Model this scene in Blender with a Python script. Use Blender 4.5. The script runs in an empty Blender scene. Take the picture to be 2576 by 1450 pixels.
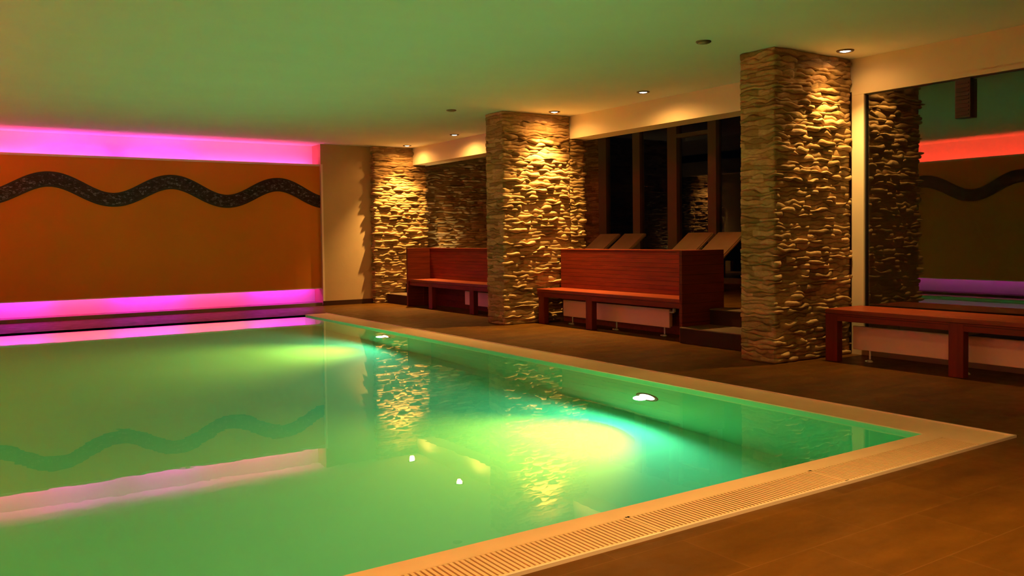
import bpy, bmesh, math, random
import numpy as np
from mathutils import Vector, Matrix

scene = bpy.context.scene
COL = scene.collection
PI = math.pi

# ------------------------------------------------------------------ camera
CAM_H = 1.05
F_PX, YAW, PITCH, ROLL, CY = 2153.5, 0.589845, -0.0312686, -0.0121200, 664.43
def make_camera():
    cam = bpy.data.cameras.new('camera')
    ob = bpy.data.objects.new('camera', cam)
    COL.objects.link(ob)
    F = Vector((math.sin(YAW) * math.cos(PITCH), math.cos(YAW) * math.cos(PITCH), math.sin(PITCH)))
    R = Vector((math.cos(YAW), -math.sin(YAW), 0))
    U = R.cross(F)
    R2 = R * math.cos(ROLL) + U * math.sin(ROLL)
    U2 = -R * math.sin(ROLL) + U * math.cos(ROLL)
    m = Matrix((R2, U2, -F)).transposed().to_4x4()
    m.translation = Vector((0, 0, CAM_H))
    ob.matrix_world = m
    cam.sensor_width = 36
    cam.lens = F_PX / 2576 * 36
    cam.shift_y = -(725 - CY) / 2576
    cam.clip_start = 0.05
    cam.clip_end = 200
    scene.camera = ob
make_camera()

# ------------------------------------------------------------------ world, exposure, light settings
w = bpy.data.worlds.new('night')
scene.world = w
w.use_nodes = True
w.node_tree.nodes['Background'].inputs[0].default_value = (0.02, 0.03, 0.05, 1)
w.node_tree.nodes['Background'].inputs[1].default_value = 0.012
scene.view_settings.view_transform = 'Standard'
scene.view_settings.look = 'None'
scene.view_settings.gamma = 1
scene.view_settings.exposure = 0
scene.view_settings.use_curve_mapping = False

P_DOWN = 520          # ceiling spots, watts
P_AMB = 230           # added unseen ceiling spots near the camera, brightening the deck
P_POOL = 500         # underwater lamps
WARM = (1.0, 0.47, 0.105)
WARMB = (1.0, 0.56, 0.15)
POOLC = (1.0, 0.46, 0.04)
POOLW = (0.24, 0.84, 0.48)
P_POOLW = 80

# ------------------------------------------------------------------ helpers
def nmat(name, base=(0.8, 0.8, 0.8), rough=0.5, metal=0.0, spec=0.5, emit=None, estr=0.0):
    m = bpy.data.materials.new(name)
    m.use_nodes = True
    b = m.node_tree.nodes['Principled BSDF']
    b.inputs['Base Color'].default_value = (*base, 1)
    b.inputs['Roughness'].default_value = rough
    b.inputs['Metallic'].default_value = metal
    b.inputs['Specular IOR Level'].default_value = spec
    if emit:
        b.inputs['Emission Color'].default_value = (*emit, 1)
        b.inputs['Emission Strength'].default_value = estr
    return m

def N(m, t, **kw):
    n = m.node_tree.nodes.new(t)
    for k, v in kw.items():
        setattr(n, k, v)
    return n
def L(m, a, b):
    m.node_tree.links.new(a, b)
def bsdf(m):
    return m.node_tree.nodes['Principled BSDF']

def coords(m, scale=(1, 1, 1), obj=True, rot=(0, 0, 0)):
    if obj:
        src = N(m, 'ShaderNodeTexCoord').outputs['Object']
    else:
        src = N(m, 'ShaderNodeNewGeometry').outputs['Position']
    mp = N(m, 'ShaderNodeMapping')
    mp.inputs['Scale'].default_value = scale
    mp.inputs['Rotation'].default_value = rot
    L(m, src, mp.inputs[0])
    return mp.outputs[0]

def ramp(m, fac, stops):
    r = N(m, 'ShaderNodeValToRGB')
    els = r.color_ramp.elements
    while len(els) < len(stops):
        els.new(0.5)
    for e, (p, c) in zip(els, stops):
        e.position = p
        e.color = (*c, 1)
    L(m, fac, r.inputs[0])
    return r.outputs[0]

def noise(m, vec, scale, detail=4, rough=0.55):
    n = N(m, 'ShaderNodeTexNoise')
    n.inputs['Scale'].default_value = scale
    n.inputs['Detail'].default_value = detail
    n.inputs['Roughness'].default_value = rough
    L(m, vec, n.inputs['Vector'])
    return n.outputs['Fac']

def bump(m, h, strength=0.2, dist=0.01, nrm=None):
    b = N(m, 'ShaderNodeBump')
    b.inputs['Strength'].default_value = strength
    b.inputs['Distance'].default_value = dist
    L(m, h, b.inputs['Height'])
    if nrm is not None:
        L(m, nrm, b.inputs['Normal'])
    return b.outputs[0]

def noisy(name, c0, c1, scale=3, rough=0.6, stretch=(1, 1, 1), bstr=0.1, bdist=0.003, spec=0.5, obj=False):
    m = nmat(name, c0, rough, spec=spec)
    v = coords(m, stretch, obj)
    f = noise(m, v, scale)
    L(m, ramp(m, f, [(0.3, c0), (0.7, c1)]), bsdf(m).inputs['Base Color'])
    f2 = noise(m, v, scale * 12, 3)
    L(m, bump(m, f2, bstr, bdist), bsdf(m).inputs['Normal'])
    return m

class MB:
    """collects shapes; build() links them as one mesh object"""
    def __init__(self):
        self.bm = bmesh.new()
    def box(self, x0, x1, y0, y1, z0, z1, bev=0.0, seg=2):
        bm2 = bmesh.new()
        bmesh.ops.create_cube(bm2, size=1)
        for v in bm2.verts:
            v.co = Vector((x0 + (v.co.x + .5) * (x1 - x0), y0 + (v.co.y + .5) * (y1 - y0), z0 + (v.co.z + .5) * (z1 - z0)))
        if bev > 0:
            bmesh.ops.bevel(bm2, geom=bm2.edges[:], offset=bev, segments=seg, affect='EDGES', profile=0.6)
        self._add(bm2)
        return self
    def _add(self, bm2, mat=None):
        if mat is not None:
            bmesh.ops.transform(bm2, matrix=mat, verts=bm2.verts[:])
        me = bpy.data.meshes.new('tmp')
        bm2.to_mesh(me); bm2.free()
        self.bm.from_mesh(me)
        bpy.data.meshes.remove(me)
    def obox(self, mat, sx, sy, sz, bev=0.0):
        bm2 = bmesh.new()
        bmesh.ops.create_cube(bm2, size=1)
        for v in bm2.verts:
            v.co = Vector((v.co.x * sx, v.co.y * sy, v.co.z * sz))
        if bev > 0:
            bmesh.ops.bevel(bm2, geom=bm2.edges[:], offset=bev, segments=2, affect='EDGES')
        self._add(bm2, mat)
        return self
    def lathe(self, prof, seg=40, mat=None):
        bm2 = bmesh.new()
        rings = []
        for r, z in prof:
            if r < 1e-6:
                rings.append([bm2.verts.new((0, 0, z))])
            else:
                rings.append([bm2.verts.new((r * math.cos(2 * PI * k / seg), r * math.sin(2 * PI * k / seg), z)) for k in range(seg)])
        for a, b in zip(rings, rings[1:]):
            for k in range(seg):
                k2 = (k + 1) % seg
                if len(a) == 1 and len(b) == 1:
                    continue
                if len(a) == 1:
                    bm2.faces.new((a[0], b[k], b[k2]))
                elif len(b) == 1:
                    bm2.faces.new((a[k], a[k2], b[0]))
                else:
                    bm2.faces.new((a[k], a[k2], b[k2], b[k]))
        bmesh.ops.recalc_face_normals(bm2, faces=bm2.faces[:])
        self._add(bm2, mat)
        return self
    def tube(self, pts, r, seg=10):
        pts = [Vector(p) for p in pts]
        bm2 = bmesh.new()
        rings = []
        for i, p in enumerate(pts):
            d = (pts[min(i + 1, len(pts) - 1)] - pts[max(i - 1, 0)]).normalized()
            a = Vector((0, 0, 1)) if abs(d.z) < .9 else Vector((1, 0, 0))
            u = d.cross(a).normalized(); v = d.cross(u)
            rings.append([bm2.verts.new(p + r * (u * math.cos(2 * PI * k / seg) + v * math.sin(2 * PI * k / seg))) for k in range(seg)])
        for a, b in zip(rings, rings[1:]):
            for k in range(seg):
                bm2.faces.new((a[k], a[(k + 1) % seg], b[(k + 1) % seg], b[k]))
        bm2.faces.new(rings[0]); bm2.faces.new(rings[-1])
        bmesh.ops.recalc_face_normals(bm2, faces=bm2.faces[:])
        self._add(bm2)
        return self
    def quad(self, *p):
        self.bm.faces.new([self.bm.verts.new(q) for q in p])
        return self
    def build(self, name, m, parent=None, smooth=False):
        me = bpy.data.meshes.new(name)
        self.bm.to_mesh(me); self.bm.free()
        me.materials.append(m)
        if smooth:
            me.polygons.foreach_set('use_smooth', [True] * len(me.polygons))
        o = bpy.data.objects.new(name, me)
        COL.objects.link(o)
        if parent is not None:
            o.parent = parent
        return o

def tag(o, label, cat, group=None, kind=None):
    o['label'] = label
    o['category'] = cat
    if group: o['group'] = group
    if kind: o['kind'] = kind
    return o
def struct(o, label=None, cat=None):
    o['kind'] = 'structure'
    if label: o['label'] = label
    if cat: o['category'] = cat
    return o
def empty(name, loc, label, cat, group=None):
    o = bpy.data.objects.new(name, None)
    COL.objects.link(o)
    o.location = loc
    o.empty_display_size = 0.1
    return tag(o, label, cat, group)
def copy_tree(o, parent=None):
    c = o.copy(); COL.objects.link(c)
    if parent is not None: c.parent = parent
    for ch in [x for x in COL.objects if x.parent == o]:
        copy_tree(ch, c)
    return c
def relabel(o, label):
    o['label'] = label
    return o
def lamp(kind, name, loc, energy, color, parent=None, **kw):
    l = bpy.data.lights.new(name, kind)
    l.energy = energy; l.color = color
    for k, v in kw.items():
        setattr(l, k, v)
    o = bpy.data.objects.new(name, l)
    COL.objects.link(o)
    o.location = loc
    if parent is not None: o.parent = parent
    return o

# ------------------------------------------------------------------ materials
M = {}
M['ceiling'] = noisy('ceiling_plaster', (0.80, 0.79, 0.74), (0.83, 0.82, 0.77), 2, 0.9, bstr=0.08, bdist=0.002)
M['plaster'] = noisy('tan_plaster', (0.46, 0.32, 0.17), (0.51, 0.35, 0.19), 2, 0.85, bstr=0.25, bdist=0.004)
M['cream'] = noisy('cream_paint', (0.74, 0.64, 0.46), (0.78, 0.68, 0.50), 2, 0.6, bstr=0.05)
M['orange'] = noisy('orange_plaster', (0.60, 0.185, 0.006), (0.66, 0.205, 0.007), 1.3, 0.85, bstr=0.2, bdist=0.003)
M['white'] = nmat('cove_white', (0.9, 0.88, 0.88), 0.8)
M['trim'] = nmat('peach_trim', (0.80, 0.62, 0.50), 0.5)
M['plinth'] = nmat('plinth_grey', (0.22, 0.16, 0.16), 0.5)
M['darkbase'] = nmat('dark_skirting', (0.045, 0.018, 0.010), 0.35)

def wood(name, c0, c1, rough=0.5, axis='y', plank=None):
    m = nmat(name, c0, rough, spec=0.25)
    st = {'y': (14, 1.1, 14), 'x': (1.1, 14, 14), 'z': (14, 14, 1.1)}[axis]
    v = coords(m, st, False)
    f = noise(m, v, 2.2, 6, 0.65)
    col = ramp(m, f, [(0.25, c0), (0.55, c1), (0.8, tuple(x * 1.25 for x in c1))])
    if plank:
        v2 = coords(m, (1, 1, 1), False)
        sx = N(m, 'ShaderNodeSeparateXYZ'); L(m, v2, sx.inputs[0])
        md = N(m, 'ShaderNodeMath', operation='MODULO'); L(m, sx.outputs['Z'], md.inputs[0]); md.inputs[1].default_value = plank
        gt = N(m, 'ShaderNodeMath', operation='LESS_THAN'); L(m, md.outputs[0], gt.inputs[0]); gt.inputs[1].default_value = 0.004
        mx = N(m, 'ShaderNodeMixRGB'); L(m, gt.outputs[0], mx.inputs[0]); L(m, col, mx.inputs[1])
        mx.inputs[2].default_value = (c0[0] * .3, c0[1] * .3, c0[2] * .3, 1)
        col = mx.outputs[0]
    L(m, col, bsdf(m).inputs['Base Color'])
    L(m, bump(m, f, 0.25, 0.002), bsdf(m).inputs['Normal'])
    return m
M['wood'] = wood('red_mahogany', (0.10, 0.009, 0.002), (0.18, 0.018, 0.004), plank=0.094)
M['woodx'] = wood('red_mahogany_side', (0.09, 0.012, 0.003), (0.16, 0.024, 0.006), axis='x', plank=0.094)
M['woodz'] = wood('red_mahogany_leg', (0.10, 0.010, 0.003), (0.17, 0.018, 0.005), axis='z')
M['seatwood'] = wood('seat_mahogany', (0.17, 0.026, 0.007), (0.25, 0.04, 0.011), rough=0.4)
M['radiator'] = nmat('white_enamel', (0.88, 0.60, 0.50), 0.35)
M['steel'] = nmat('brushed_steel', (0.6, 0.6, 0.6), 0.3, 1.0)
M['steelw'] = nmat('white_steel', (0.75, 0.73, 0.70), 0.35)
M['step'] = noisy('dark_step_tile', (0.030, 0.012, 0.006), (0.045, 0.019, 0.009), 4, 0.7, spec=.15)
M['nosing'] = noisy('pale_nosing', (0.13, 0.08, 0.045), (0.17, 0.105, 0.06), 6, 0.45)
M['coping'] = noisy('beige_coping', (0.70, 0.52, 0.34), (0.76, 0.57, 0.38), 5, 0.42, bstr=0.15, bdist=0.002)
M['grate'] = nmat('beige_grate', (0.70, 0.52, 0.33), 0.4)
M['groove'] = nmat('gutter_channel', (0.22, 0.13, 0.06), 0.7)
M['edge'] = nmat('pale_edge_profile', (0.85, 0.72, 0.62), 0.25, 0.2)
M['lounger'] = noisy('lounger_fabric', (0.50, 0.34, 0.20), (0.56, 0.38, 0.23), 6, 0.85)
M['frame'] = nmat('window_frame_paint', (0.24, 0.18, 0.13), 0.5)
M['black'] = nmat('black_plastic', (0.012, 0.013, 0.014), 0.4)
M['ring'] = nmat('lamp_ring', (0.16, 0.13, 0.10), 0.4, 0.6)
M['bulb'] = nmat('bulb_glass', (1, 1, 1), 0.3, emit=(1.0, 0.90, 0.72), estr=9)
M['poolbulb'] = nmat('pool_lamp_glass', (1, 1, 1), 0.3, emit=(1.0, 1.0, 0.72), estr=6)
M['offbulb'] = nmat('unlit_cover', (0.30, 0.25, 0.17), 0.4)

# deck tiles
def deck_mat():
    m = nmat('brown_deck_tile', (0.1, 0.05, 0.02), 0.3, spec=0.15)
    v = coords(m, (1, 1, 1), False)
    br = N(m, 'ShaderNodeTexBrick')
    br.offset = 0.5
    br.inputs['Scale'].default_value = 1.0
    br.inputs['Brick Width'].default_value = 0.6
    br.inputs['Row Height'].default_value = 0.3
    br.inputs['Mortar Size'].default_value = 0.0022
    br.inputs['Mortar Smooth'].default_value = 0.3
    br.inputs['Color1'].default_value = (0.085, 0.034, 0.002, 1)
    br.inputs['Color2'].default_value = (0.112, 0.046, 0.003, 1)
    br.inputs['Mortar'].default_value = (0.13, 0.058, 0.013, 1)
    L(m, v, br.inputs['Vector'])
    f = noise(m, coords(m, (1, 3, 1), False), 2.0, 6, 0.6)
    mx = N(m, 'ShaderNodeMixRGB', blend_type='MULTIPLY')
    mx.inputs[0].default_value = 0.75
    L(m, br.outputs[0], mx.inputs[1])
    L(m, ramp(m, f, [(0.3, (0.55, 0.52, 0.5)), (0.75, (1.25, 1.2, 1.1))]), mx.inputs[2])
    L(m, mx.outputs[0], bsdf(m).inputs['Base Color'])
    f2 = noise(m, v, 9, 5)
    L(m, ramp(m, f2, [(0.3, (0.34,) * 3), (0.7, (0.48,) * 3)]), bsdf(m).inputs['Roughness'])
    nb = bump(m, f2, 0.12, 0.004)
    L(m, bump(m, br.outputs['Fac'], -0.3, 0.002, nb), bsdf(m).inputs['Normal'])
    return m
M['deck'] = deck_mat()

def stone_mat():
    m = nmat('ledge_stone', (0.4, 0.3, 0.2), 0.72, spec=0.35)
    at = N(m, 'ShaderNodeVertexColor'); at.layer_name = 'tone'
    sp = N(m, 'ShaderNodeSeparateColor'); L(m, at.outputs[0], sp.inputs[0])
    col = ramp(m, sp.outputs[0], [(0.0, (0.24, 0.145, 0.055)), (0.35, (0.36, 0.235, 0.095)), (0.65, (0.46, 0.31, 0.14)), (1.0, (0.56, 0.36, 0.19))])
    f = noise(m, coords(m, (1, 1, 3), False), 22, 6, 0.65)
    mx = N(m, 'ShaderNodeMixRGB', blend_type='MULTIPLY'); mx.inputs[0].default_value = 0.8
    L(m, col, mx.inputs[1]); L(m, ramp(m, f, [(0.3, (0.6, 0.56, 0.5)), (0.7, (1.12, 1.1, 1.05))]), mx.inputs[2])
    L(m, mx.outputs[0], bsdf(m).inputs['Base Color'])
    L(m, bump(m, noise(m, coords(m, (1, 1, 2.5), False), 45, 4), 0.5, 0.006), bsdf(m).inputs['Normal'])
    return m
M['stone'] = stone_mat()

def pool_mat():
    m = nmat('green_pool_lining', (0.22, 0.80, 0.42), 0.55)
    v = coords(m, (1, 1, 1), False)
    f = noise(m, v, 1.2, 4)
    L(m, ramp(m, f, [(0.3, (0.165, 0.70, 0.48)), (0.7, (0.19, 0.74, 0.51))]), bsdf(m).inputs['Base Color'])
    return m
M['pool'] = pool_mat()

def water_mat():
    m = bpy.data.materials.new('water')
    m.use_nodes = True
    nt = m.node_tree
    nt.nodes.remove(nt.nodes['Principled BSDF'])
    out = nt.nodes['Material Output']
    g = N(m, 'ShaderNodeBsdfGlass')
    g.inputs['IOR'].default_value = 1.333
    g.inputs['Roughness'].default_value = 0.0
    g.inputs['Color'].default_value = (0.93, 1.0, 0.97, 1)
    v = coords(m, (1, 1, 1), False)
    n1 = noise(m, v, 3.2, 3, 0.5)
    n2 = noise(m, v, 0.6, 2, 0.5)
    b1 = bump(m, n1, 0.007, 0.05)
    b2 = bump(m, n2, 0.012, 0.10, b1)
    L(m, b2, g.inputs['Normal'])
    L(m, g.outputs[0], out.inputs['Surface'])
    return m
M['water'] = water_mat()

def glass_mat(k=3.6):
    m = bpy.data.materials.new('window_glass')
    m.use_nodes = True
    nt = m.node_tree
    nt.nodes.remove(nt.nodes['Principled BSDF'])
    out = nt.nodes['Material Output']
    fr = N(m, 'ShaderNodeFresnel'); fr.inputs[0].default_value = 1.5
    mu = N(m, 'ShaderNodeMath', operation='MULTIPLY'); mu.use_clamp = True
    L(m, fr.outputs[0], mu.inputs[0]); mu.inputs[1].default_value = k     # double glazing, four surfaces
    tr = N(m, 'ShaderNodeBsdfTransparent'); tr.inputs[0].default_value = (0.9, 0.92, 0.92, 1)
    gl = N(m, 'ShaderNodeBsdfGlossy'); gl.inputs['Roughness'].default_value = 0.0
    gl.inputs['Color'].default_value = (1, 1, 1, 1)
    mx = N(m, 'ShaderNodeMixShader')
    ge = N(m, 'ShaderNodeNewGeometry')
    fb = N(m, 'ShaderNodeMath', operation='SUBTRACT'); fb.inputs[0].default_value = 1.0
    L(m, ge.outputs['Backfacing'], fb.inputs[1])
    fm = N(m, 'ShaderNodeMath', operation='MULTIPLY'); L(m, fb.outputs[0], fm.inputs[0]); L(m, mu.outputs[0], fm.inputs[1])
    L(m, fm.outputs[0], mx.inputs[0]); L(m, tr.outputs[0], mx.inputs[1]); L(m, gl.outputs[0], mx.inputs[2])
    L(m, mx.outputs[0], out.inputs['Surface'])
    return m
M['glass'] = glass_mat()
M['glass_single'] = glass_mat(1.0)

def mosaic_mat():
    m = nmat('dark_mosaic', (0.03, 0.02, 0.02), 0.6, spec=.25)
    v = coords(m, (1, 1, 1.6), False)
    vo = N(m, 'ShaderNodeTexVoronoi'); vo.inputs['Scale'].default_value = 26
    L(m, v, vo.inputs['Vector'])
    sp = N(m, 'ShaderNodeSeparateColor'); L(m, vo.outputs['Color'], sp.inputs[0])
    col = ramp(m, sp.outputs[0], [(0.0, (0.015, 0.008, 0.008)), (0.55, (0.045, 0.026, 0.03)), (0.85, (0.10, 0.075, 0.09)), (1.0, (0.17, 0.14, 0.15))])
    ve = N(m, 'ShaderNodeTexVoronoi', feature='DISTANCE_TO_EDGE'); ve.inputs['Scale'].default_value = 26
    L(m, v, ve.inputs['Vector'])
    lt = N(m, 'ShaderNodeMath', operation='LESS_THAN'); L(m, ve.outputs['Distance'], lt.inputs[0]); lt.inputs[1].default_value = 0.07
    mx = N(m, 'ShaderNodeMixRGB'); L(m, lt.outputs[0], mx.inputs[0]); L(m, col, mx.inputs[1]); mx.inputs[2].default_value = (0.02, 0.008, 0.005, 1)
    L(m, mx.outputs[0], bsdf(m).inputs['Base Color'])
    return m
M['mosaic'] = mosaic_mat()
M['mosaicedge'] = nmat('mosaic_border', (0.022, 0.006, 0.004), 0.4)

# ------------------------------------------------------------------ dimensions
CZ = 2.55             # ceiling
XL = -0.60            # left wall
ZA = 3.0              # alcove ceiling
YF = 12.95            # far wall panel face
PX0, PX1, PY0, PY1 = -0.30, 4.22, 2.48, 11.50   # pool inner edge
CW = 0.30             # coping width
PD = 1.13             # pool depth
WZ = -0.014           # water level
XB = 6.60             # beam face / front of the glazing
XG = 9.95             # glazing behind the benches
ZP = 0.31             # raised platform
YS = -3.2             # wall behind the camera

# ------------------------------------------------------------------ floor
f = MB()
ox0, ox1, oy0, oy1 = PX0 - CW, PX1 + CW, PY0 - CW, PY1
f.box(XL - .1, 6.75, YS, oy0, -0.2, 0)
f.box(ox1, 6.75, oy0, YF + .3, -0.2, 0)
f.box(XL - .1, ox1, oy1, YF + .3, -0.2, 0)
struct(f.build('floor', M['deck']), 'dark brown tiled pool deck with a faint warm sheen', 'floor')

p = MB()
p.box(6.40, XG + .1, 4.9, 6.0, 0, ZP)
p.box(6.50, XG + .1, 6.0, 13.1, 0, ZP)
struct(p.build('platform_floor', M['deck']), 'raised lounge floor behind the wooden benches', 'platform')

# pool basin (walls + floor, open top)
b = MB()
b.quad((PX0, PY0, -PD), (PX1, PY0, -PD), (PX1, PY1, -PD), (PX0, PY1, -PD))
b.quad((PX0, PY0, -PD), (PX0, PY1, -PD), (PX0, PY1, 0), (PX0, PY0, 0))
b.quad((PX1, PY0, -PD), (PX1, PY0, 0), (PX1, PY1, 0), (PX1, PY1, -PD))
b.quad((PX0, PY1, -PD), (PX1, PY1, -PD), (PX1, PY1, 0), (PX0, PY1, 0))
b.quad((PX0, PY0, -PD), (PX0, PY0, 0), (PX1, PY0, 0), (PX1, PY0, -PD))
struct(b.build('pool_basin', M['pool']), 'green lined swimming pool basin with rectangular corners', 'pool')
wq = MB()
wq.quad((PX0, PY0, WZ), (PX1, PY0, WZ), (PX1, PY1, WZ), (PX0, PY1, WZ))
struct(wq.build('pool_water', M['water']), 'still green pool water mirroring pillars and pink light', 'water')

# coping: right, far, left, near (near side carries the grates)
c = MB()
c.box(PX1, ox1, PY0 - CW, oy1, 0.0, 0.006)
c.box(XL, PX0, oy0, PY1, 0.0, 0.006)
c.box(PX0, PX1, PY0 - 0.095, PY0, 0.0, 0.006)
cop = struct(c.build('pool_coping', M['coping']), 'beige flat coping framing the swimming pool', 'coping')
c = MB()
c.box(PX0, PX1, oy0, PY0 - 0.095, -0.12, -0.02)
c.build('channel', M['groove'], cop)
c = MB()
t = 0.009
c.box(ox0, ox1 + t, oy0 - t, oy0, -0.03, 0.013)
c.box(ox1, ox1 + t, oy0, oy1 + t, -0.03, 0.013)
c.build('edge_profile', M['edge'], cop)

# gutter grates along the near edge
def grate(x0, x1):
    g = MB()
    y0, y1 = oy0 + 0.004, PY0 - 0.097
    g.box(x0, x1, y0, y0 + 0.012, -0.018, 0.008)
    g.box(x0, x1, y1 - 0.010, y1, -0.018, 0.008)
    g.box(x0, x0 + .008, y0, y1, -0.018, 0.008)
    g.box(x1 - .008, x1, y0, y1, -0.018, 0.008)
    n = int((x1 - x0) / 0.020)
    for k in range(n):
        xx = x0 + (k + .5) * (x1 - x0) / n
        g.box(xx - .0062, xx + .0062, y0 + .008, y1 - .008, -0.014, 0.007)
    return g.build('gutter_grate', M['grate'])
GL = ['beige slatted gutter grate nearest the bottom edge of the photo, left of the seam',
      'beige slatted gutter grate just beyond the seam, toward the pool corner',
      'beige slatted gutter grate at the pool corner, finest looking slats']
for (x0, x1), lab in zip([(0.06, 2.09), (2.095, 3.15), (3.155, 4.21)], GL):
    tag(grate(x0, x1), lab, 'grate', 'gutter grates in the near pool edge')

# ------------------------------------------------------------------ ceiling, walls, beam
c = MB(); c.box(XL - .3, XB + .30, YS - .2, 13.4, CZ, CZ + .15)
struct(c.build('ceiling', M['ceiling']), 'flat white plaster ceiling tinted green and amber', 'ceiling')
c = MB(); c.box(XB, XB + .3, YS, 13.1, 2.27, CZ); c.box(XB + .2, XB + .3, YS, 13.1, CZ, ZA)
struct(c.build('trim_beam', M['cream']), 'cream boxed beam running above the benches', 'beam')
c = MB(); c.box(XL - .3, XG + .3, YS - .2, YS, 0, CZ)
struct(c.build('wall_near', M['plaster']))
c = MB(); c.box(XB, XB + .25, YS, 0.6, 0, 2.27)
struct(c.build('wall_right', M['plaster']))
c = MB(); c.box(XB + .02, XG + .2, 4.62, 4.88, 0, ZA)
struct(c.build('wall_alcove', M['plaster']))

c = MB(); c.box(XB + .30, XG + .3, YS - .2, 13.4, ZA, ZA + .15)
struct(c.build('ceiling_alcove', M['ceiling']))
# far wall: white recess, orange panel in front, tan wall beside
c = MB(); c.box(XL - .3, 5.05, YF + .30, YF + .4, 0, CZ)
struct(c.build('wall_far_recess', M['white']))
c = MB(); c.box(5.03, 5.90, 12.90, 13.35, 0, CZ)
struct(c.build('wall_far', M['plaster']), 'plain tan plaster wall between orange panel and stone', 'wall')
c = MB(); c.box(XL - .3, 5.03, YF, YF + .10, 0.285, 2.205)
pan = struct(c.build('wall_far_panel', M['orange']), 'orange feature wall floating between two pink light coves', 'wall')
c = MB()
c.box(XL - .3, 5.03, YF - .006, YF + .105, 2.205, 2.235)
c.box(XL - .3, 5.03, YF - .004, YF + .105, 0.270, 0.285)
c.box(5.031, 5.06, 12.89, 12.899, 0.076, 2.235)
c.build('panel_edge', M['trim'], pan)
c = MB(); c.box(XL - .3, 5.03, YF - .02, YF + .3, 0, 0.05)
struct(c.build('baseboard_far_panel', M['plinth']))
c = MB(); c.box(5.03, 5.92, 12.885, 12.90, 0, 0.075)
struct(c.build('baseboard_far', M['darkbase']), 'dark skirting under the tan wall', 'baseboard')

# left wall with the same coves
c = MB(); c.box(XL - .4, XL - .3, YS, YF + .4, 0, CZ)
struct(c.build('wall_left_recess', M['white']))
c = MB(); c.box(XL - .10, XL, YS, YF - .002, 0.285, 2.205)
pl = struct(c.build('wall_left_panel', M['orange']), 'orange side wall seen mirrored in the big window', 'wall')
c = MB()
c.box(XL - .105, XL + .006, YS, YF - .01, 2.205, 2.235)
c.box(XL - .105, XL + .004, YS, YF - .01, 0.270, 0.285)
c.build('panel_edge', M['trim'], pl)
c = MB(); c.box(XL - .3, XL + .0, YS, YF - .02, -.1, 0.05)
struct(c.build('baseboard_left', M['darkbase']))

# mosaic waves
def wave(axis, s0, s1, const, phase, label):
    per, amp, mid, th = 1.555, 0.133, 1.768, 0.2
    def ribbon(th, d, mat, name, parent=None):
        g = MB(); bm = g.bm
        n = int((s1 - s0) / 0.02)
        pr = None
        for k in range(n + 1):
            s = s0 + (s1 - s0) * k / n
            a = 2 * PI * (s - phase) / per
            z = mid + amp * math.cos(a)
            sl = -amp * math.sin(a) * 2 * PI / per
            hh = th / 2 * math.sqrt(1 + sl * sl) * (0.97 + 0.03 * math.cos(a))
            pts = []
            for dz, dd in ((-hh, 0), (-hh, d), (hh, d), (hh, 0)):
                if axis == 'x':
                    pts.append(bm.verts.new((s, const - dd, z + dz)))
                else:
                    pts.append(bm.verts.new((const + dd, s, z + dz)))
            if pr:
                for q in range(4):
                    bm.faces.new((pr[q], pr[(q + 1) % 4], pts[(q + 1) % 4], pts[q]))
            else:
                bm.faces.new(pts)
            pr = pts
        bm.faces.new(pr)
        bmesh.ops.recalc_face_normals(bm, faces=bm.faces[:])
        return g.build(name, mat, parent)
    o = ribbon(0.155, 0.010, M['mosaic'], 'mosaic_wave')
    ribbon(0.205, 0.006, M['mosaicedge'], 'border', o)
    tag(o, label, 'mosaic')
wave('x', XL, 5.03, YF - 0.0005, 1.25, 'dark pebble mosaic wave running across the orange far wall')
wave('y', 3.0, 12.7, XL + 0.0005, 1.9, 'dark mosaic wave on the orange side wall, left of the frame')

# ------------------------------------------------------------------ stone cladding
def smooth_noise(rng, n, k):
    a = rng.uniform(-1, 1, max(4, int(n / k) + 4))
    x = np.linspace(0, len(a) - 1.001, n)
    i = x.astype(int); t = x - i; t = t * t * (3 - 2 * t)
    return a[i] * (1 - t) + a[i + 1] * t

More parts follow.
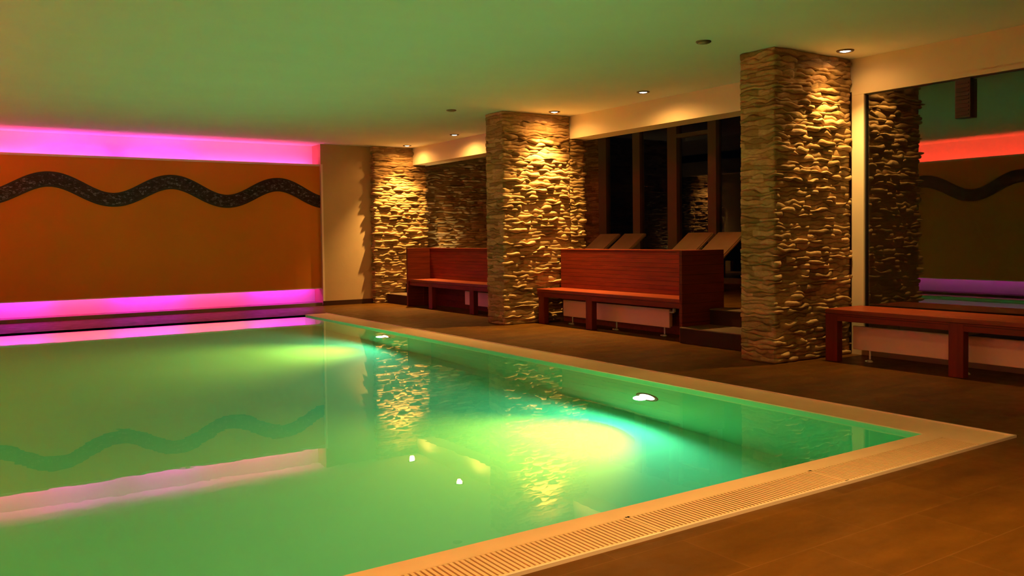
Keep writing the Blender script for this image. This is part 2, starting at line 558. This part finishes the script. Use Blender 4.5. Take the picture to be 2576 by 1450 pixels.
def stone_mesh(name, path, z0, z1, seed, du=0.018, h=0.040, dmax=0.050, core=None, segscale=None):
    """path: list of corner points (x,y), outward side to the right of travel"""
    rng = np.random.default_rng(seed)
    pts, nrm, scl = [], [], []
    P = [np.array(q, float) for q in path]
    segn = []
    for a, b2 in zip(P, P[1:]):
        d = (b2 - a) / np.linalg.norm(b2 - a)
        segn.append(np.array([d[1], -d[0]]))
    for i, (a, b2) in enumerate(zip(P, P[1:])):
        ln = np.linalg.norm(b2 - a); n = max(2, int(ln / du))
        for k in range(n):
            pts.append(a + (b2 - a) * k / n)
            scl.append(segscale[i] if segscale else 1.0)
            nrm.append(segn[i] if k > 0 or i == 0 else segn[i] + segn[i - 1])
    pts.append(P[-1]); nrm.append(segn[-1]); scl.append(scl[-1])
    scl = np.array(scl)
    pts = np.array(pts); nrm = np.array(nrm)
    nu = len(pts)
    nc = int(round((z1 - z0) / h)); h = (z1 - z0) / nc
    bounds = []
    for k in range(nc + 1):
        wv = smooth_noise(rng, nu, 5) * 0.40 + smooth_noise(rng, nu, 10) * 0.30
        if k in (0, nc): wv *= 0
        bounds.append(z0 + k * h + wv * h)
    vs, cols = [], []
    prof = [(0.0, 0.0), (0.10, 0.72), (0.38, 0.98), (0.72, 1.0), (0.93, 0.80), (0.995, 0.10)]
    rows = 0
    for k in range(nc):
        # stones along this course
        dep = np.zeros(nu); tone = np.zeros(nu); i = -rng.integers(0, 6)
        while i < nu:
            ln = int(rng.uniform(0.09, 0.34) / du)
            a, e = max(i, 0), min(i + ln, nu)
            if e > a:
                d = dmax * (0.12 + 0.88 * rng.random() ** 1.3)
                tl = rng.uniform(-.3, .3)
                tt = np.linspace(-1, 1, e - a) if e - a > 1 else np.zeros(1)
                dep[a:e] = d * (1 + tl * tt) * (1 - 0.62 * np.abs(tt) ** 2.5)
                tone[a:e] = rng.random()
            i += ln
        dep += smooth_noise(rng, nu, 3) * 0.004
        dep = np.clip(dep, 0.003, dmax * 1.2) * scl
        for v, fct in prof:
            z = bounds[k] * (1 - v) + bounds[k + 1] * v
            dd = dep * fct
            xy = pts + nrm * dd[:, None]
            vs.append(np.column_stack([xy, z]))
            cols.append(tone.copy())
            rows += 1
    dd = np.zeros(nu)
    vs.append(np.column_stack([pts, np.full(nu, z1)])); cols.append(np.full(nu, .4)); rows += 1
    V = np.concatenate(vs); C = np.concatenate(cols)
    idx = np.arange(rows * nu).reshape(rows, nu)
    F = np.stack([idx[:-1, :-1], idx[:-1, 1:], idx[1:, 1:], idx[1:, :-1]], -1).reshape(-1, 4)
    nf = len(F)
    extraV, extraF = [], []
    if core:
        x0, x1, y0, y1, cz0, cz1 = core
        o0 = len(V)
        extraV = [(x, y, z) for z in (cz0, cz1) for x, y in ((x0, y0), (x1, y0), (x1, y1), (x0, y1))]
        extraF = [(0, 3, 2, 1), (4, 5, 6, 7), (0, 1, 5, 4), (1, 2, 6, 5), (2, 3, 7, 6), (3, 0, 4, 7)]
        extraF = [tuple(o0 + q for q in ff) for ff in extraF]
        V = np.concatenate([V, np.array(extraV)]); C = np.concatenate([C, np.full(8, .3)])
        F = np.concatenate([F, np.array(extraF)])
    me = bpy.data.meshes.new(name)
    me.vertices.add(len(V)); me.vertices.foreach_set('co', V.astype(np.float32).ravel())
    me.loops.add(len(F) * 4); me.loops.foreach_set('vertex_index', F.astype(np.int32).ravel())
    me.polygons.add(len(F)); me.polygons.foreach_set('loop_start', (np.arange(len(F)) * 4).astype(np.int32))
    me.polygons.foreach_set('loop_total', np.full(len(F), 4, np.int32))
    me.update(calc_edges=True); me.validate()
    ca = me.color_attributes.new('tone', 'FLOAT_COLOR', 'POINT')
    ca.data.foreach_set('color', np.column_stack([C, C, C, np.ones(len(C))]).astype(np.float32).ravel())
    me.materials.append(M['stone'])
    o = bpy.data.objects.new(name, me)
    COL.objects.link(o)
    return o

E_ = 0.012
PB = XB
# pillars (travel so that outward is to the right)
p3 = stone_mesh('stone_pillar', [(5.60, 4.90), (5.60, 4.56), (6.585, 4.56)], 0, CZ, 3, du=0.016, h=.036, segscale=(.7, 1.0), core=(5.605, 6.58, 4.565, 4.90, 0, CZ))
tag(p3, 'large ledge-stone pillar nearest the camera, beside the big dark window', 'pillar', 'ledge-stone pillars')
p2 = stone_mesh('stone_pillar', [(5.60, 8.90), (5.60, 8.53), (6.59, 8.53)], 0, CZ, 5, segscale=(.7, 1.0), core=(5.605, 6.59, 8.535, 8.89, 0, CZ))
tag(p2, 'ledge-stone pillar standing between the two high-backed wooden benches', 'pillar', 'ledge-stone pillars')
# the pillar's low rear part beneath the beam
s2 = stone_mesh('pillar_rear', [(6.59, 8.53), (6.80, 8.53), (6.80, 8.89)], 0, 2.265, 6, core=(6.60, 6.795, 8.535, 8.89, 0, 2.265))
s2.name = 'rear_pier'; s2.parent = p2
p1 = stone_mesh('stone_pillar', [(5.90, 13.0), (5.90, 12.80), (6.83, 12.80), (6.83, 13.0)], 0, CZ, 7, core=(5.905, 6.825, 12.805, 13.0, 0, CZ))
tag(p1, 'farthest ledge-stone pillar, against the end wall beside the tan wall', 'pillar', 'ledge-stone pillars')
se = stone_mesh('wall_end', [(6.80, 13.0), (XG, 13.0)], 0.0, ZA, 8, du=0.025, core=(6.80, XG + .1, 13.01, 13.2, 0, ZA))
struct(se, 'ledge-stone end wall behind the farthest bench', 'wall')
sr = stone_mesh('wall_right_stone', [(XG, 13.0), (XG, 12.0)], 0.0, ZA, 9, du=0.03, core=(XG + .01, XG + .2, 12.0, 13.1, 0, ZA))
struct(sr, 'ledge-stone side wall in shade beside the dark glazing', 'wall')

# ------------------------------------------------------------------ glazing behind the benches (window_1) and big window (window_2)
w1 = MB()
for a, b2 in ((11.75, 11.96), (10.87, 11.05), (4.90, 5.0), (6.1, 6.2), (7.6, 7.75)):
    w1.box(XG - .05, XG + .05, a, b2, ZP + .08, ZA)
w1.box(XG - .05, XG + .05, 4.9, 11.96, ZP, ZP + .08)
o1 = struct(w1.build('window_1', M['frame']), 'dark floor-to-ceiling glazing behind the benches', 'window')
g = MB(); g.box(XG - .004, XG + .004, 4.95, 11.8, ZP + .05, ZA)
g.build('pane', M['glass_single'], o1)
d = MB()
d.box(XG - .07, XG + .05, 9.98, 10.19, ZP, ZA, .004)
d.box(XG - .07, XG + .05, 9.14, 9.31, ZP, ZA, .004)
d.box(XG - .07, XG + .05, 9.31, 9.98, 2.61, 2.67, .004)
d.box(XG - .07, XG + .05, 9.31, 9.98, ZP, ZP + .12, .004)
d1 = struct(d.build('door_1', M['frame']), 'glazed terrace door frame between the lounger pairs', 'door')
w2 = MB()
ya, yb = 0.6, 4.53
w2.box(XB - .02, XB + .07, 4.415, yb, 0.0, 2.235)
w2.box(XB - .02, XB + .07, ya, ya + .09, 0.0, 2.235)
w2.box(XB - .02, XB + .07, ya, yb, 2.236, 2.269)
w2.box(XB - .02, XB + .07, ya + .091, 4.414, 0.0, 0.10)
o2 = struct(w2.build('window_2', M['cream']), 'large cream framed window reflecting the pool hall', 'window')
g = MB()
g.box(XB + .016, XB + .024, 0.65, 4.42, 0.08, 2.24)
g.build('pane', M['glass'], o2)
g = MB()
for a in ((XB + .0, XB + .04, 4.405, 4.416, .1, 2.235), (XB, XB + .04, .69, 4.416, 2.226, 2.236)):
    g.box(*a)
g.build('gasket', M['black'], o2)
v = MB(); v.box(XB - .035, XB + .012, 3.50, 3.62, 1.925, 2.225, .006)  # plain dark box for an unidentified dark shape on the window
vo = v.build('window_dark_box', M['black'])
tag(vo, 'narrow dark vent box hanging at the top of the large window', 'unidentified')
for k in range(1):
    vv = MB()
    for q in range(9):
        vv.box(XB - .040, XB - .034, 3.512, 3.608, 1.945 + q * .03, 1.955 + q * .03)
    vv.build('slat', M['black'], vo)

# ------------------------------------------------------------------ steps up to the platform
def steps(y0, y1, x0, x1, label):
    e = empty('platform_steps', (x0, (y0 + y1) / 2, 0), label, 'steps', 'steps up to the lounge platform')
    for k, (a, b2, z0, z1) in enumerate(((x0, x1, 0, .155), (x1, 6.62, 0, .312))):
        cx = (x0, (y0 + y1) / 2)
        s = MB(); s.box(a - cx[0], b2 - cx[0], y0 - cx[1], y1 - cx[1], z0, z1 - .012, .003)
        st = s.build('step', M['step'], e)
        s = MB(); s.box(a - .008 - cx[0], (x1 if k == 0 else b2) - cx[0], y0 - cx[1], y1 - cx[1], z1 - .012, z1, .003)
        s.build('tread', M['nosing'], st)
steps(4.94, 5.995, 5.97, 6.385, 'two dark steps with pale treads between near pillar and middle bench')
steps(11.96, 12.76, 6.08, 6.42, 'two dark steps with pale treads beside the farthest bench, by the end pillar')

# ------------------------------------------------------------------ benches
def bench(y0, y1, x0, legs, label, back=True, panel=None, xb=6.40, zt=0.42, xend=6.5, dark=False):
    L_ = y1 - y0; ym = (y0 + y1) / 2
    e = empty('wooden_bench', (x0, ym, 0), label, 'bench', 'dark red wooden benches')
    X = lambda x: x - x0
    s = MB()
    n = 3; wdt = (xb - x0)
    for k in range(n):
        s.box(k * wdt / n + (.0015 if k else 0), (k + 1) * wdt / n - .0015, -L_ / 2, L_ / 2, zt - .035, zt, .004)
    s.build('seat', M['seatwood'], e)
    s = MB(); s.box(.006, .036, -L_ / 2 + .002, L_ / 2 - .002, zt - .095, zt - .036, .003)
    s.build('apron', M['wood'], e)
    for ly in legs:
        s = MB(); s.box(.004, .075, ly - .055 - ym, ly + .055 - ym, 0, zt - .036, .004)
        s.build('leg', M['woodz'], e)
    if back:
        s = MB()
        nb = 5; zb0, zb1 = zt + .001, 0.89
        for k in range(nb):
            a = zb0 + (zb1 - zb0) * k / nb
            s.box(X(xb), X(xb) + .04, -L_ / 2 + .001, L_ / 2 - .001, a + .001, a + (zb1 - zb0) / nb - .001, .002)
        s.build('backrest', M['wood'], e)
        s = MB(); s.box(X(xb) + .041, X(xend), -L_ / 2 + .001, L_ / 2 - .001, 0.0, 0.885, .003)
        s.build('back_box', M['woodx'], e)
        s = MB(); s.box(X(xb) - .004, X(xend) + .01, -L_ / 2 + .001, L_ / 2 - .001, .886, .897, .002)
        s.build('top_cap', M['seatwood'], e)
    if panel:
        for py in panel:
            s = MB()
            a = py - ym - (.04 if py < ym else 0)
            s.box(-.02, X(6.60), a, a + .04, 0, .9, .003)
            s.build('end_panel', M['woodx'], e)
    return e
bench(6.045, 8.475, 6.03, (7.48, 8.39), 'high-backed red wooden bench between the two nearer stone pillars', panel=(6.045,))
bench(8.94, 11.88, 6.03, (10.02, 11.2), 'high-backed dark wooden bench farthest away, partly behind the middle pillar', panel=(11.88,))
bench(1.0, 4.42, 6.06, (4.365, 3.33, 2.2, 1.06), 'low backless dark wooden bench under the large window', back=False, xb=6.54, zt=.43)

# ------------------------------------------------------------------ radiators under the benches
def radiator(y0, y1, feet, x, label, valve=None, z0=.09, z1=.285):
    ym = (y0 + y1) / 2; L_ = y1 - y0
    e = empty('panel_radiator', (x, ym, 0), label, 'radiator', 'low white radiators under the benches')
    s = MB(); s.box(0, .022, -L_ / 2, L_ / 2, z0, z1, .006, 3)
    s.build('panel', M['radiator'], e)
    s = MB()
    s.box(.03, .055, -L_ / 2 + .01, L_ / 2 - .01, z0 + .01, z1 - .01, .004)
    n = int(L_ / .05)
    for k in range(n):
        yy = -L_ / 2 + .02 + k * (L_ - .04) / max(1, n - 1)
        s.box(.022, .03, yy - .004, yy + .004, z0 + .012, z1 - .012)
    s.build('fins', M['radiator'], e)
    for fy in feet:
        s = MB()
        s.tube([(.012, fy - ym, z0 + .02), (.012, fy - ym, .02)], .008)
        s.lathe([(0, .016), (.016, .014), (.026, .006), (.028, 0.0), (0, 0)], 20, Matrix.Translation((.004, fy - ym, 0)))
        s.box(-.045, .012, fy - ym - .008, fy - ym + .008, .006, .016, .003)
        s.build('foot', M['steelw'], e)
    if valve is not None:
        s = MB()
        s.tube([(.012, valve - ym, z1 - .03), (.012, valve - ym + (-.06 if valve < ym else .06), z1 - .03)], .009)
        s.lathe([(0, 0), (.018, .004), (.018, .035), (.012, .042), (0, .044)], 20, Matrix.Translation((.012, valve - ym + (-.06 if valve < ym else .06), z1 - .03)))
        s.build('valve', M['steelw'], e)
radiator(6.44, 8.25, (6.52, 7.28, 8.08), 6.26, 'white radiator beneath the bench between the two nearer pillars', valve=6.44)
radiator(9.0, 10.58, (9.3, 10.35), 6.26, 'white radiator beneath the farthest bench, partly behind the middle pillar')
radiator(2.35, 4.30, (4.15, 3.36, 2.5), 6.26, 'white radiator beneath the low bench at the large window')

# ------------------------------------------------------------------ sun loungers on the platform
def make_lounger():
    e = empty('sun_lounger', (0, 0, 0), 'x', 'sun lounger', 'sun loungers on the raised platform')
    W2 = 0.24
    zs = 0.36
    s = MB(); s.box(-.30, .42, -W2, W2, zs - .05, zs, .015, 3)
    s.build('seat', M['lounger'], e)
    # backrest leaning back toward the glazing
    s = MB()
    ang = math.atan2(.215, .30)
    Lb = 0.74
    mat = Matrix.Translation((.42 + math.cos(ang) * Lb / 2 - .02, 0, zs - .03 + math.sin(ang) * Lb / 2)) @ Matrix.Rotation(-ang, 4, 'Y')
    s.obox(mat, Lb, 2 * W2, .045, .014)
    s.build('backrest', M['lounger'], e)
    s = MB()
    for sy in (-1, 1):
        s.box(-.31, .52, sy * W2 - .015, sy * W2 + .015, zs - .085, zs - .05, .004)
    s.box(-.31, -.28, -W2, W2, zs - .085, zs - .05, .004)
    s.box(.49, .52, -W2, W2, zs - .085, zs - .05, .004)
    s.build('frame', M['woodz'], e)
    for sx in (-.27, .46):
        for sy in (-1, 1):
            s = MB(); s.box(sx - .018, sx + .018, sy * W2 - .016, sy * W2 + .016, 0, zs - .085, .003)
            s.build('leg', M['woodz'], e)
    return e
lo = make_lounger()
LL = [(10.34, 'farthest of four beige loungers, beside the shaded stone wall'),
      (9.76, 'second beige lounger from the middle pillar, left of the terrace door'),
      (8.41, 'third beige lounger, right of the terrace door'),
      (7.85, 'beige lounger closest to the near pillar, its side showing past the bench end')]
for i, (y, lab) in enumerate(LL):
    o = lo if i == 0 else copy_tree(lo)
    o.location = (7.80, y, ZP + .002)
    relabel(o, lab)

# ------------------------------------------------------------------ ceiling spots
def make_downlight():
    e = empty('ceiling_spotlight', (0, 0, CZ), 'x', 'ceiling light', 'lit round spots in the ceiling')
    s = MB()
    s.lathe([(.046, .004), (.046, -.006), (.054, -.012), (.066, -.008), (.070, .0), (.070, .002)], 40)
    s.build('ring', M['ring'], e, True)
    s = MB()
    s.lathe([(0, -.013), (.020, -.012), (.038, -.007), (.046, -.001)], 32)
    s.build('bulb', M['bulb'], e, True)
    return e
def spot_at(o, x, y, power, size=1.6, blend=1.0, spill=.04):
    lamp('SPOT', 'spot_spill', (x, y, CZ - .03), power * spill, WARM, spot_size=2.95, spot_blend=.6, shadow_soft_size=0.04)
    l = lamp('SPOT', 'spot', (x, y, CZ - .02), power, WARMB, spot_size=size, spot_blend=blend, shadow_soft_size=0.02)
    return l
dl = make_downlight()
DL = [(6.23, 4.35, P_DOWN * .36, 'lit ceiling spot at the near pillar, largest in the picture'),
      (6.15, 6.69, P_DOWN * .42, 'lit ceiling spot above the bench between the nearer pillars'),
      (6.18, 8.28, P_DOWN * 1.25, 'lit ceiling spot just in front of the middle pillar'),
      (6.27, 10.83, P_DOWN * .5, 'dim ceiling spot between the middle and farthest pillars'),
      (6.32, 12.44, P_DOWN * 1.5, 'lit ceiling spot in front of the farthest pillar'),
      (5.0, 1.0, P_AMB * .12, 'unseen ceiling spot added to brighten the near deck, out of frame to the right'),  # this and the next two: added out of frame to lift deck and coping
      (2.6, 1.1, P_AMB * 2.0, 'unseen ceiling spot added to brighten the near deck, behind the camera side'),
      (0.6, 0.9, P_AMB * 2.0, 'unseen ceiling spot added to brighten the near deck, above the camera')]
for i, (x, y, pw, lab) in enumerate(DL):
    o = dl if i == 0 else copy_tree(dl)
    o.location = (x, y, CZ)
    relabel(o, lab)
for x, y, pw, lab in DL:
    spot_at(None, x, y, pw, spill=.16 if y in (6.69, 10.83) or y < 2 else .035)

def make_off():
    e = empty('ceiling_sensor', (0, 0, CZ), 'x', 'ceiling sensor', 'unlit round covers in the ceiling')
    s = MB(); s.lathe([(.058, .001), (.060, -.006), (.052, -.012), (.040, -.012)], 36)
    s.build('ring', M['ring'], e, True)
    s = MB(); s.lathe([(.040, -.012), (.036, -.018), (0, -.022)], 36)
    s.build('cover', M['offbulb'], e, True)
    return e
of = make_off()
of.location = (4.97, 4.72, CZ); relabel(of, 'unlit round ceiling cover over the pool, nearer one')
o = copy_tree(of); o.location = (5.04, 8.77, CZ); relabel(o, 'tiny unlit round ceiling cover farther back, left of the middle pillar')

# small uplight hidden behind the farthest bench, washing the end wall
ul = MB(); ul.lathe([(0, 0), (.05, 0), (.05, .08), (.045, .10), (.035, .102)], 28)
uo = ul.build('floor_uplight', M['black'], None, True); uo.location = (7.30, 12.80, ZP)
tag(uo, 'small uplight on the platform washing the stone end wall', 'uplight')
b2 = MB(); b2.lathe([(.036, .098), (0, .099)], 28); b2.build('lens', M['bulb'], uo)
l = lamp('SPOT', 'uplight_beam', (7.30, 12.80, ZP + .13), 30, (1, .80, .35), spot_size=1.3, spot_blend=.8, shadow_soft_size=.03)
l.rotation_euler = (PI, 0, 0)

# ------------------------------------------------------------------ underwater lamps
def make_pool_lamp():
    e = empty('pool_lamp', (0, 0, 0), 'x', 'pool light', 'round underwater lamps in the pool wall')
    R = Matrix.Rotation(-PI / 2, 4, 'Y')
    s = MB(); s.lathe([(.112, -.002), (.116, .006), (.104, .012), (.088, .011), (.080, .004)], 40, R)
    s.build('ring', M['ring'], e, True)
    s = MB(); s.lathe([(0, .020), (.04, .018), (.065, .012), (.080, .004)], 40, R)
    s.build('lens', M['poolbulb'], e, True)
    return e
ZL = -0.52
plm = make_pool_lamp()
for i, (y, lab) in enumerate([(4.57, 'bright underwater lamp in the near part of the pool wall'), (8.91, 'small bright underwater lamp toward the far end of the pool')]):
    o = plm if i == 0 else copy_tree(plm)
    o.location = (PX1, y, (-.51, -.42)[i]); relabel(o, lab)
    l = lamp('SPOT', 'pool_beam', (PX1 - .06, y, o.location.z), P_POOL, POOLC, spot_size=1.6, spot_blend=1.0, shadow_soft_size=.05)
    l2 = lamp('SPOT', 'pool_glow', (PX1 - .07, y, o.location.z), P_POOLW, POOLW, spot_size=3.05, spot_blend=.3, shadow_soft_size=.05)
    l2.rotation_euler = (0, PI / 2, 0)
    l.rotation_euler = Vector((-1, 0, -.45)).to_track_quat('-Z', 'Y').to_euler()

# ------------------------------------------------------------------ LED coves
def cove(loc, sx, sy, rot, power, color, name):
    l = lamp('AREA', name, loc, power, color, shape='RECTANGLE', size=sx, size_y=sy)
    l.rotation_euler = rot
    return l
PINK = (1.0, 0.03, 0.78)
PINKR = (1.0, 0.045, 0.20)
def led_strip(x0, x1, y0, y1, z, label, col, n, up):
    s = MB(); s.box(x0, x1, y0, y1, z - .008, z + .008)
    o = s.build('led_strip', M['led_' + col])
    tag(o, label, 'led strip', 'led strips hidden in the wall coves')
    return o
M['led_a'] = nmat('led_magenta', (1, 1, 1), .4, emit=(1.0, .12, .75), estr=3)
M['led_b'] = nmat('led_red', (1, 1, 1), .4, emit=(1.0, .05, .12), estr=3)
led_strip(XL, 4.98, YF + .12, YF + .14, 2.15, 'magenta light strip behind the top edge of the orange far wall', 'a', 1, True)
led_strip(XL, 4.98, YF + .12, YF + .14, .36, 'magenta light strip behind the bottom edge of the orange far wall', 'a', 1, False)
led_strip(XL - .15, XL - .13, 0, 12.8, 2.15, 'red light strip behind the top edge of the orange side wall', 'b', 1, True)
led_strip(XL - .15, XL - .13, 0, 12.8, .36, 'magenta light strip behind the bottom edge of the orange side wall', 'a', 1, False)
# far wall: runs of strip, slightly uneven in colour from run to run
PINKT = (1.0, 0.04, 0.60)
PINKS = (1.0, 0.05, 0.28)
runs = [(-.3, PINKR), (.75, PINKS), (1.55, PINKT), (2.7, PINKT), (3.7, PINKS), (4.5, PINKS)]
for x, cc in runs:
    l = cove((x, YF + .20, 2.17), .95, .05, (PI - .25, 0, 0), 4.5, cc, 'cove_top_far')
runs2 = [(-.3, PINK), (.75, PINK), (1.5, PINKR), (2.5, PINK), (3.4, PINKR), (4.45, PINK)]
for x, cc in runs2:
    l = cove((x, YF + .19, .34), .95, .05, (.15, 0, 0), 3.2, cc, 'cove_bottom_far')
for k in range(5):
    y = 2.2 + k * 2.4
    cove((XL - .19, y, 2.17), .05, 2.3, (0, PI - .2, 0), 40, (1, .055, .02), 'cove_top_left')
    cove((XL - .19, y, .34), .05, 2.3, (0, .1, 0), 3, PINK, 'cove_bottom_left')
